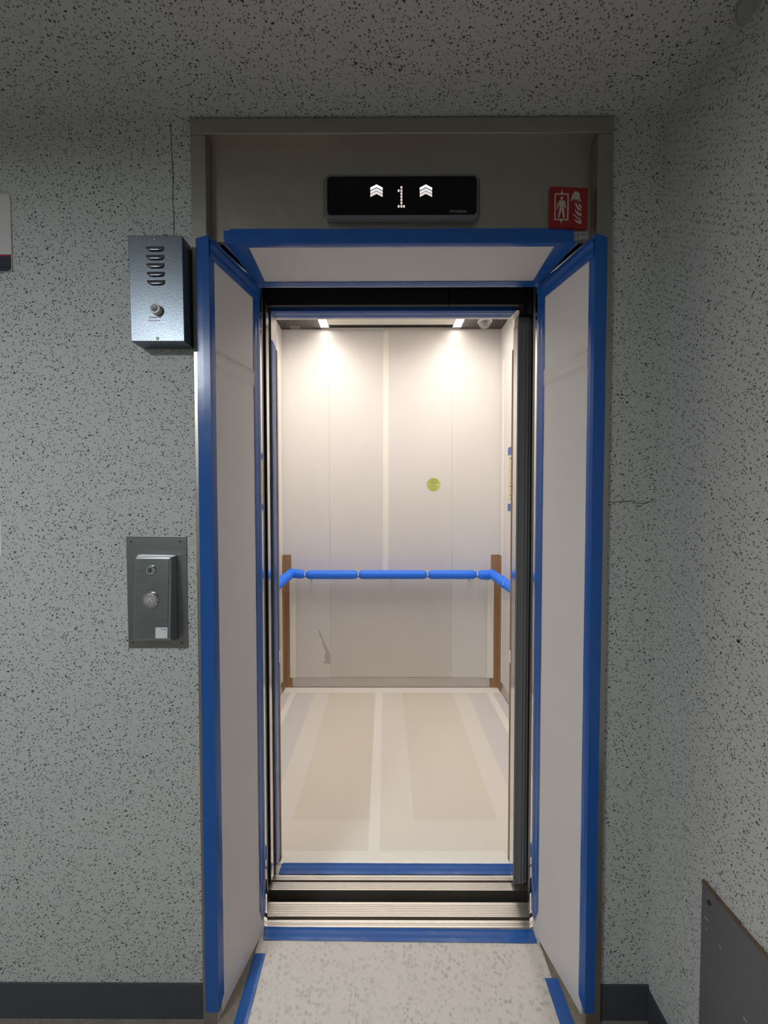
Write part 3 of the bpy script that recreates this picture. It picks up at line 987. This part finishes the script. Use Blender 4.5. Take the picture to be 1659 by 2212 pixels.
# ------------------------------------------------------------------ car doors (open) and light curtains
cdr = thing('car_door', (0.47, 0.14, 0.012), 'retracted right car door edge with grey light-curtain strip', 'door', 'open car doors')
prof = [(0.4275, 0.1270), (0.4300, 0.1245), (0.4330, 0.1245), (0.4345, 0.1260), (0.4500, 0.1260), (0.4510, 0.1245), (0.4545, 0.1245),
        (0.4555, 0.1275), (0.4590, 0.1275), (0.4600, 0.1250), (0.4660, 0.1250), (0.4670, 0.1300), (0.4760, 0.1300), (0.4760, 0.165), (0.4275, 0.165)]
MB().prism([(x, y, 0.014) for x, y in prof], (0, 0, 2.064)).build('light_curtain', 'door_grey', cdr)
MB().box(0.4265, 0.4276, 0.1275, 0.168, 0.014, 2.052).build('chrome_edge', 'chrome', cdr)
MB().box(0.4762, 0.90, 0.1330, 0.163, 0.012, 2.130).build('panel', 'door_dark', cdr)
MB().box(0.4305, 0.4745, 0.1235, 0.1655, 2.070, 2.082).build('end_cap', 'rubber_black', cdr, 0.002)
cdl = thing('car_door', (-0.47, 0.14, 0.012), 'retracted left car door edge with thin black strip', 'door', 'open car doors')
MB().box(-0.90, -0.4665, 0.1290, 0.160, 0.012, 2.130).build('panel', 'door_dark', cdl, 0.001)
MB().box(-0.4662, -0.4655, 0.1320, 0.164, 0.012, 2.10).build('chrome_edge', 'chrome', cdl)
for s_, lab in ((-1, 'landing door panel slid open behind the left jamb'), (1, 'landing door panel slid open behind the right jamb')):
    x0, x1 = sorted((s_ * 0.4475, s_ * 0.89))
    q = MB().box(x0, x1, 0.0100, 0.0400, 0.012, 2.14).build('landing_door', 'door_dark', None, 0.002)
    tag(q, lab, 'door', 'open landing doors')
cb_ = MB().tube([(0.452, 0.146, 2.0835), (0.452, 0.146, 2.105), (0.456, 0.142, 2.125), (0.468, 0.136, 2.138), (0.490, 0.132, 2.142), (0.53, 0.130, 2.142)], 0.0042, 10).build('curtain_cable', 'rubber_black', None, smooth=True)
tag(cb_, 'black cable running up from the light-curtain strip', 'cable')

# door operator cover over the doors
oc = thing('door_operator_cover', (0, 0.12, 2.13), 'black door operator cover above the car entrance', 'cover')
MB().box(-0.95, 0.1855, 0.1500, 0.1700, 2.127, 2.55).build('cover_plate', 'header_black', oc, 0.001)
MB().box(0.1875, 0.4620, 0.1500, 0.1700, 2.127, 2.55).build('cover_plate', 'header_black', oc, 0.001)
MB().box(0.4640, 0.95, 0.1500, 0.1700, 2.145, 2.55).build('cover_plate', 'header_black', oc, 0.001)
MB().box(0.210, 0.288, 0.1480, 0.1510, 2.176, 2.190).build('slot', 'black', oc)

# ------------------------------------------------------------------ car shell
cw = struct(MB().box(CXL - 0.03, CXR + 0.03, CYB, CYB + 0.03, -0.02, CZ + 0.1).build('wall_rear', 'car_wall'))
wl = struct(MB().box(CXL - 0.03, CXL, CYF, CYB, -0.02, CZ + 0.1).build('wall_car_left', 'car_wall'))
wr = struct(MB().box(CXR, CXR + 0.03, CYF, CYB, -0.02, CZ + 0.1).build('wall_car_right', 'car_wall'))
f_ = MB()
f_.box(CXL - 0.03, RXL, 0.178, CYF, 0.0, CZ + 0.1)
f_.box(RXR, CXR + 0.03, 0.178, CYF, 0.0, CZ + 0.1)
f_.box(RXL, RXR, 0.178, CYF, 2.120, CZ + 0.1)
wf = struct(f_.build('wall_car_front', 'mirror_dull' if 'mirror_dull' in MATS else 'kick_steel'))
cfl = struct(MB().box(CXL - 0.03, CXR + 0.03, 0.174, CYB, -0.05, 0.0).build('floor_car', 'kick_steel'))
cc = struct(MB().box(CXL - 0.03, CXR + 0.03, CYF, CYB + 0.03, CZ + 0.045, CZ + 0.1).build('ceiling_car', 'black'))
MB().box(CXL, -0.5165, CYF, CYB, CZ, CZ + 0.02).build('side_panel', 'ceiling_steel', cc)
MB().box(0.5165, CXR, CYF, CYB, CZ, CZ + 0.02).build('side_panel', 'ceiling_steel', cc)
MB().box(-0.4535, 0.4535, CYF, 1.574, CZ + 0.002, CZ + 0.02).build('centre_panel', 'ceiling_panel', cc)
MB().box(-0.4535, 0.4535, 1.575, CYB - 0.006, CZ + 0.010, CZ + 0.02).build('gap_shade_strip', 'black', cc)  # solid black strip standing in for the shade of the rear recess
v_ = MB()
v_.box(-0.735, -0.668, 1.592, 1.632, CZ - 0.002, CZ - 0.0002)
v_.build('vent_rim', 'chrome', cc)
MB().box(-0.729, -0.674, 1.597, 1.627, CZ - 0.0026, CZ - 0.0021).build('vent_grille', 'housing_grey', cc)
struct(MB().box(CXL, CXR, CYB - 0.003, CYB, 0.0, 0.080).build('baseboard_rear', 'kick_steel'))
struct(MB().box(CXL, CXL + 0.003, CYF, CYB - 0.003, 0.0, 0.080).build('baseboard_car_left', 'kick_steel'))
struct(MB().box(CXR - 0.003, CXR, CYF, CYB - 0.003, 0.0, 0.080).build('baseboard_car_right', 'kick_steel'))

# light bars
for s_, lab in ((-1, 'bright white light bar on the car ceiling, left one'), (1, 'bright white light bar on the car ceiling, beside the dome camera')):
    xc = s_ * 0.4850
    t = thing('light_bar', (xc, 1.05, CZ), lab, 'light', 'light bars of the car ceiling')
    hb = MB()
    hb.box(xc - 0.0315, xc - 0.0290, 0.42, 1.612, CZ - 0.001, CZ + 0.03)
    hb.box(xc + 0.0290, xc + 0.0315, 0.42, 1.612, CZ - 0.001, CZ + 0.03)
    hb.box(xc - 0.0290, xc + 0.0290, 0.42, 0.429, CZ - 0.001, CZ + 0.03)
    hb.box(xc - 0.0290, xc + 0.0290, 1.606, 1.612, CZ - 0.001, CZ + 0.03)
    hb.box(xc - 0.0290, xc + 0.0290, 0.429, 1.606, CZ + 0.022, CZ + 0.03)
    hb.build('housing', 'lamp_shell', t)
    ld = bpy.data.lights.new('bar_light', 'AREA')  # added below the glowing diffuser, stops short of the rear wall
    ld.shape = 'RECTANGLE'
    ld.size, ld.size_y = 0.055, 0.85
    ld.energy = CAR_WATTS
    ld.color = (1.0, 0.93, 0.84)
    ld.spread = math.radians(160)
    lo = bpy.data.objects.new('bar_light', ld)
    COL.objects.link(lo)
    lo.location = (0, -0.13, 0.0045)
    lo.parent = t
    MB().prism(rrect(xc - 0.0285, xc + 0.0285, CZ + 0.006, CZ + 0.018, 0.003, 0.43), (0, 1.175, 0)).build('diffuser', 'lamp_car', t)

# dome camera
dm = thing('dome_camera', (0.665, 1.515, CZ), 'small clear-domed security camera on the car ceiling', 'camera')
MB().lathe((0.665, 1.515, CZ), (0, 0, -1), ((0, 0.052), (0.008, 0.050), (0.010, 0.044)), 28).build('base', 'white_plastic', dm)
MB().lathe((0.665, 1.515, CZ - 0.010), (0, 0, -1), tuple((0.043 * math.sin(a), 0.043 * math.cos(a)) for a in [i * math.pi / 20 for i in range(11)]), 28).build('dome', 'dome_clear', dm, smooth=True)
MB().lathe((0.660, 1.500, CZ - 0.020), (-0.15, -0.75, -0.65), ((-0.012, 0.019), (0.012, 0.019), (0.017, 0.013), (0.017, 0.0)), 20).build('lens', 'black', dm)

# ------------------------------------------------------------------ boards and tape on the rear wall of the car
YB1 = CYB - 0.0045
for x0, x1, z0, z1, yy in ((CXL + 0.003, -0.4612, 0.0815, 2.690, 0.0), (-0.4604, -0.0394, 0.8520, 2.686, -0.0008), (-0.0386, 0.4572, 0.8520, 2.696, -0.0016), (0.4580, CXR - 0.003, 0.0815, 2.690, 0.0)):
    MB().box(x0, x1, YB1 + yy, CYB - 0.0004, z0, z1).build('protective_panel', 'car_board', cw, 0.0004)
MB().box(-0.4604, 0.4572, YB1 - 0.0004, CYB - 0.0004, 0.0840, 0.8512).build('protective_panel', 'car_board_ribbed', cw, 0.0004)
pan = [o for o in cw.children if o.name.startswith('protective_panel')]
UO, US = (540, 1150), 5.53
sp = [(815, 1145), (838, 1190), (862, 1235), (880, 1290), (905, 1345), (935, 1400), (950, 1440), (962, 1460), (962, 1572), (868, 1560), (905, 1520), (890, 1478), (908, 1430), (888, 1390), (868, 1330), (852, 1270), (826, 1215)]
tmp_ = poly_px('scuff_mark', sp, YB1 - 0.0001, 'scuff', pan[0], 0.0001, UO, US)
tmp_['label'] = 'grey torn scuff mark'
# ribs of the lower centre board
ribbon('centre_tape', [((-0.0640, YB1 - 0.0022, 0.895), (-0.0565, YB1 - 0.0022, 2.675)), ((-0.0415, YB1 - 0.0026, 0.895), (-0.035, YB1 - 0.0026, 2.692)),
                       ((-0.0190, YB1 - 0.0022, 0.895), (-0.0150, YB1 - 0.0022, 2.692))], 'cream_tape', cw, 40, 0.0003, toward=(0, 0, 1))
for sd, xa, xb, z1 in (('l', -0.7665, -0.7209, 0.86), ('r', 0.7269, 0.7765, 0.86)):
    ribbon('guard_tape', [((xa, YB1 - 0.0060, 0.081), (xa, YB1 - 0.0060, z1)), (((xa + xb) / 2, YB1 - 0.0050, 0.081), ((xa + xb) / 2, YB1 - 0.0050, z1)),
                          ((xb, YB1 - 0.0035 if sd == 'l' else YB1 - 0.0060, 0.081), (xb, YB1 - 0.0035 if sd == 'l' else YB1 - 0.0060, z1))], 'cream_tape', cw, 24, 0.0003, toward=(0, 0, 1))
# side-wall boards
MB().box(CXL + 0.0004, CXL + 0.0040, CYF + 0.01, CYB - 0.006, 0.0815, 2.690).build('protective_panel', 'car_board_y', wl)
MB().box(CXR - 0.0040, CXR - 0.0004, CYF + 0.01, CYB - 0.006, 0.0815, 2.690).build('protective_panel', 'car_board_y', wr)
for par, x, s_ in ((wl, CXL + 0.0046, 1), (wr, CXR - 0.0046, -1)):
    ribbon('corner_tape', [((x, 1.540, 0.082), (x, 1.540, 2.45)), ((x + s_ * 0.0004, 1.562, 0.082), (x + s_ * 0.0004, 1.562, 2.45)), ((x, 1.585, 0.082), (x, 1.585, 2.45))],
           'cream_tape', par, 30, 0.0003, toward=(0, 0.9, 1))

# cardboard corner guards
for lab, xc, s_ in (('brown cardboard corner guard, rear left of the car', CXL + 0.0042, 1), ('brown cardboard corner guard, rear right of the car', CXR - 0.0042, -1)):
    yb = YB1 - 0.0022
    w_ = 0.0545 if s_ > 0 else 0.0615
    q = MB().prism([(xc, yb, 0.001), (xc + s_ * w_, yb, 0.001), (xc + s_ * w_, yb - 0.003, 0.001), (xc + s_ * 0.003, yb - 0.003, 0.001),
                    (xc + s_ * 0.003, yb - 0.062, 0.001), (xc, yb - 0.062, 0.001)], (0, 0, 1.019)).build('corner_guard', 'cardboard')
    tag(q, lab, 'corner guard', 'cardboard corner guards')

# ------------------------------------------------------------------ handrails in blue foam
ZR, YR, RR = 0.883, 1.558, 0.0325


def sleeve(a, c, name, parent, r=RR, pin=0.60, e0=True, e1=True):
    a, c = Vector(a), Vector(c)
    ln = (c - a).length
    pr = []
    e = 0.030

    def rr(d):
        f = 1.0
        if e0 and d < e:
            f = min(f, pin + (1 - pin) * math.sin((d / e) * math.pi / 2))
        if e1 and ln - d < e:
            f = min(f, pin + (1 - pin) * math.sin(((ln - d) / e) * math.pi / 2))
        return r * f * (1 + 0.025 * noise.noise(Vector((d * 14 + a.x * 7, a.y * 5, 1.3))))
    ds = [e * i / 5 for i in range(6)] + [e + (ln - 2 * e) * i / 14 for i in range(1, 14)] + [ln - e + e * i / 5 for i in range(6)]
    return MB().lathe(a, c - a, [(d, rr(d)) for d in ds], 24).build(name, 'foam_blue', parent, smooth=True)


def tie(p, axis, parent):
    axis = Vector(axis).normalized()
    o = MB().lathe(Vector(p) - axis * 0.0022, axis, ((0, RR * 0.60), (0, RR * 0.66), (0.0044, RR * 0.66), (0.0044, RR * 0.60)), 20).build('zip_tie', 'zip_white', parent)
    h = Vector(p) + Vector((0, -RR * 0.78, 0.002)) if abs(axis.x) > 0.5 else Vector(p) + Vector((-RR * 0.78 if p[0] > 0 else RR * 0.78, 0, 0.002))
    MB().box(-0.004, 0.004, -0.0035, 0.0035, -0.0045, 0.0045, Matrix.Translation(h)).build('tie_head', 'zip_white', o, 0.001)
    MB().box(-0.0012, 0.0012, -0.0012, 0.0012, 0.004, 0.020, Matrix.Translation(h)).build('tie_tail', 'zip_white', o)
    return o


hr = thing('handrail', (0, YR, ZR), 'blue foam-wrapped handrail running round three sides of the car', 'handrail')
js = [-0.6292, -0.241, 0.2659, 0.6296]
MB().cyl((-0.735, YR, ZR), (0.735, YR, ZR), 0.019).build('bar', 'chrome', hr, smooth=True)
sleeve((-0.752, YR + 0.012, ZR + 0.010), (js[0] - 0.003, YR, ZR), 'foam_sleeve', hr, e0=False)
for a, c in zip(js, js[1:]):
    sleeve((a + 0.003, YR, ZR), (c - 0.003, YR, ZR), 'foam_sleeve', hr)
sleeve((js[3] + 0.003, YR, ZR), (0.722, YR, ZR - 0.004), 'foam_sleeve', hr, r=RR * 1.04, e1=False)
for j in js:
    tie((j, YR, ZR), (1, 0, 0), hr)
for x in (-0.60, 0.0, 0.59):
    MB().tube([(x, YR, ZR - 0.015), (x, YR + 0.01, ZR - 0.045), (x, YR + 0.04, ZR - 0.055), (x, YB1, ZR - 0.055)], 0.008, 10).build('bracket', 'chrome', hr, smooth=True)
for xr, s_, segs in ((-0.741, -1, (1.585, 1.05, 0.62, 0.30)), (0.741, 1, (1.598, 1.215, 0.75, 0.30))):
    h2 = hr
    MB().cyl((xr, 0.32, ZR), (xr, 1.56, ZR), 0.019).build('bar', 'chrome', h2, smooth=True)
    for a, c in zip(segs, segs[1:]):
        sleeve((xr, a - 0.003, ZR + (0.004 if a > 1.5 else 0)), (xr, c + 0.003, ZR), 'foam_sleeve', h2, r=RR * (1.06 if a > 1.5 else 1.0), pin=0.68)
    for a in segs[1:-1]:
        tie((xr, a, ZR), (0, 1, 0), h2)
    for y in (0.55, 1.35):
        MB().tube([(xr, y, ZR - 0.015), (xr + s_ * 0.01, y, ZR - 0.045), (xr + s_ * 0.03, y, ZR - 0.055), ((CXL + 0.004) if s_ < 0 else (CXR - 0.004), y, ZR - 0.055)], 0.008, 10).build('bracket', 'chrome', h2, smooth=True)

# ------------------------------------------------------------------ green sticker, notice
gs = thing('round_sticker', (0.319, YB1, 1.494), 'round lime-green sticker with small print on the rear wall', 'sticker')
YK = YB1 - 0.0022
MB().lathe((0.319, YK + 0.0005, 1.546), (0, -1, 0), ((0, 0.0515), (0.0006, 0.0515)), 40).build('disc', 'sticker_green', gs)
for v, hw, dx, mtn in ((513, 72, -2, 'ink_green'), (558, 105, 30, 'ink_green'), (602, 170, 0, 'ink_green'), (645, 155, 2, 'ink_green'), (687, 78, 0, 'ink_green'),
                       (730, 115, 0, 'ink_orange'), (774, 140, -5, 'ink_green'), (828, 95, -5, 'ink_green'), (872, 85, 0, 'ink_green')):
    c0 = 838 + dx
    u = c0 - hw
    while u < c0 + hw:
        wd_ = random.uniform(10, 34)
        e = min(u + wd_, c0 + hw)
        a_ = random.uniform(4, 9)
        poly_px('print_mark', [(u, v - a_), (e, v - a_), (e, v + a_), (u, v + a_)], YK - 0.0002, mtn, gs, 0.0001, (880, 1000), 15.08)
        u = e + random.uniform(5, 14)
poly_px('bare_patch', [(975, 705), (1000, 690), (1028, 722), (1005, 748), (980, 735)], YK - 0.0002, 'white_plastic', gs, 0.0001, (880, 1000), 15.08)

nt_ = thing('taped_notice', (CXR - 0.005, 1.29, 1.40), 'yellow printed notice taped in blue to the right car wall', 'notice')
xn = CXR - 0.0048
MB().box(xn, xn + 0.0006, 1.135, 1.445, 1.392, 1.745).build('paper', 'white_plastic', nt_)
MB().box(xn - 0.0004, xn, 1.150, 1.428, 1.420, 1.730).build('yellow_field', 'paper_yellow', nt_)
for k in range(14):
    z = 1.715 - k * 0.021
    MB().box(xn - 0.0007, xn - 0.0004, 1.17, 1.385 + random.uniform(-0.01, 0.02), z - 0.004, z + 0.002).build('print_line', 'ink_orange' if k % 3 else 'ink_dark', nt_)
for z0, z1, y1 in ((1.740, 1.792, 1.442), (1.354, 1.404, 1.440)):
    ribbon('tape', [((xn - 0.0012, 1.13, z0), (xn - 0.0012, y1, z0)), ((xn - 0.0014, 1.13, (z0 + z1) / 2), (xn - 0.0014, y1, (z0 + z1) / 2)), ((xn - 0.0012, 1.13, z1), (xn - 0.0012, y1, z1))],
           'blue_tape', nt_, 16, 0.0003, toward=(0, 1.2, 1.6))

# ------------------------------------------------------------------ floor boards of the car
cfb = []
for lab, x0, x1 in (('pale floor protection board, left half of the car floor', CXL + 0.004, -0.0905), ('pale floor protection board, right half of the car floor', -0.0895, CXR - 0.004)):
    q = MB().box(x0, x1, 0.2450, 1.6385, 0.0002, 0.0035).build('floor_board', 'car_floor_sheet')
    tag(q, lab, 'floor board', 'boards on the car floor')
    cfb.append(q)
zf = 0.0041
ct = thing('floor_tape', (0, 0.9, zf), 'cream tape strips framing and joining the car floor boards', 'tape')
upc = (0, 0.9, 2)
ribbon('strip_centre', [((-0.1140, 0.262, zf), (-0.1165, 1.56, zf)), ((-0.0905, 0.262, zf + 0.0006), (-0.0905, 1.56, zf + 0.0006)), ((-0.0665, 0.262, zf), (-0.0650, 1.56, zf))], 'cream_tape', ct, 40, 0.0003, toward=upc)
ribbon('strip_rear', [((-0.795, 1.555, zf), (0.800, 1.557, zf)), ((-0.80, 1.600, zf), (0.805, 1.600, zf)), ((-0.80, 1.634, zf + 0.001), (0.806, 1.634, zf + 0.001))], 'cream_tape', ct, 40, 0.0004, toward=upc)
ribbon('strip_left', [((-0.7450, 0.25, zf), (-0.7450, 1.60, zf)), ((-0.7030, 0.25, zf), (-0.7030, 1.60, zf))], 'cream_tape', ct, 40, 0.0003, toward=upc)
ribbon('strip_right', [((0.7050, 0.25, zf), (0.7050, 1.60, zf)), ((0.7525, 0.25, zf), (0.7525, 1.60, zf))], 'cream_tape', ct, 40, 0.0003, toward=upc)
ribbon('strip_front', [((-0.455, 0.215, 0.0012), (0.443, 0.215, 0.0012)), ((-0.455, 0.243, zf + 0.0005), (0.443, 0.243, zf + 0.0005)), ((-0.455, 0.268, zf), (0.443, 0.268, zf))], 'cream_tape', ct, 60, 0.0012, 16.0, toward=upc)
q = ribbon('threshold_tape', [((-0.4500, 0.1735, 0.0012), (0.4400, 0.1735, 0.0012)), ((-0.4495, 0.196, 0.0026), (0.4420, 0.196, 0.0026)), ((-0.4440, 0.218, 0.0026), (0.4440, 0.216, 0.0026))],
           'blue_tape', None, 60, 0.0012, 14.0, toward=upc)
tag(q, 'blue tape strip along the car threshold behind the sill', 'tape')

# ------------------------------------------------------------------ tape on the car entrance
q = ribbon('header_tape', [((-0.4600, 0.1768, 2.138), (0.4400, 0.1768, 2.138)), ((-0.4600, 0.1768, 2.1190), (0.4380, 0.1768, 2.1190)),
                           ((-0.4600, 0.2050, 2.1185), (0.4330, 0.2050, 2.1185)), ((-0.4600, 0.2300, 2.1185), (0.4300, 0.2300, 2.1185))],
           'blue_tape', None, 60, 0.0012, 12.0, toward=(0, -1, 1.5))
tag(q, 'blue tape along the head of the car entrance', 'tape')
for lab, x, s_ in (('blue tape down the left post of the car entrance', RXL, 1), ('blue tape down the right post of the car entrance', RXR, -1)):
    q = ribbon('post_tape', [((x + s_ * 0.0008, 0.180, 0.03), (x + s_ * 0.0008, 0.180, 2.018)), ((x + s_ * 0.0016, 0.208, 0.02), (x + s_ * 0.0016, 0.208, 2.014)),
                             ((x + s_ * 0.0010, 0.232, 0.045), (x + s_ * 0.0010, 0.232, 2.005))], 'blue_tape', None, 60, 0.0006, toward=(0, 0.2, 1))
    tag(q, lab, 'tape')
for lab, x, s_ in (('thin brown cardboard edge strip on the left entrance post', RXL, 1), ('thin brown cardboard edge strip on the right entrance post', RXR, -1)):
    x0, x1 = sorted((x - s_ * 0.02, x + s_ * 0.0028))
    q = MB().prism([(x, 0.2330, 0.001), (x + s_ * 0.0028, 0.2330, 0.001), (x + s_ * 0.0028, 0.2480, 0.001), (x - s_ * 0.03, 0.2480, 0.001), (x - s_ * 0.03, 0.2454, 0.001), (x, 0.2454, 0.001)], (0, 0, 2.0)).build('edge_guard', 'cardboard')
    tag(q, lab, 'corner guard', 'cardboard corner guards')
    q = MB().prism([(x + s_ * 0.0030, 0.2335, 0.79), (x + s_ * 0.0034, 0.2335, 0.79), (x + s_ * 0.0034, 0.2486, 0.79), (x + s_ * 0.0030, 0.2486, 0.79)], (0, 0, 0.048)).build('tape_patch', 'cream_tape')
    tag(q, 'small white tape patch on the left entrance post' if s_ > 0 else 'small white tape patch on the right entrance post', 'tape')
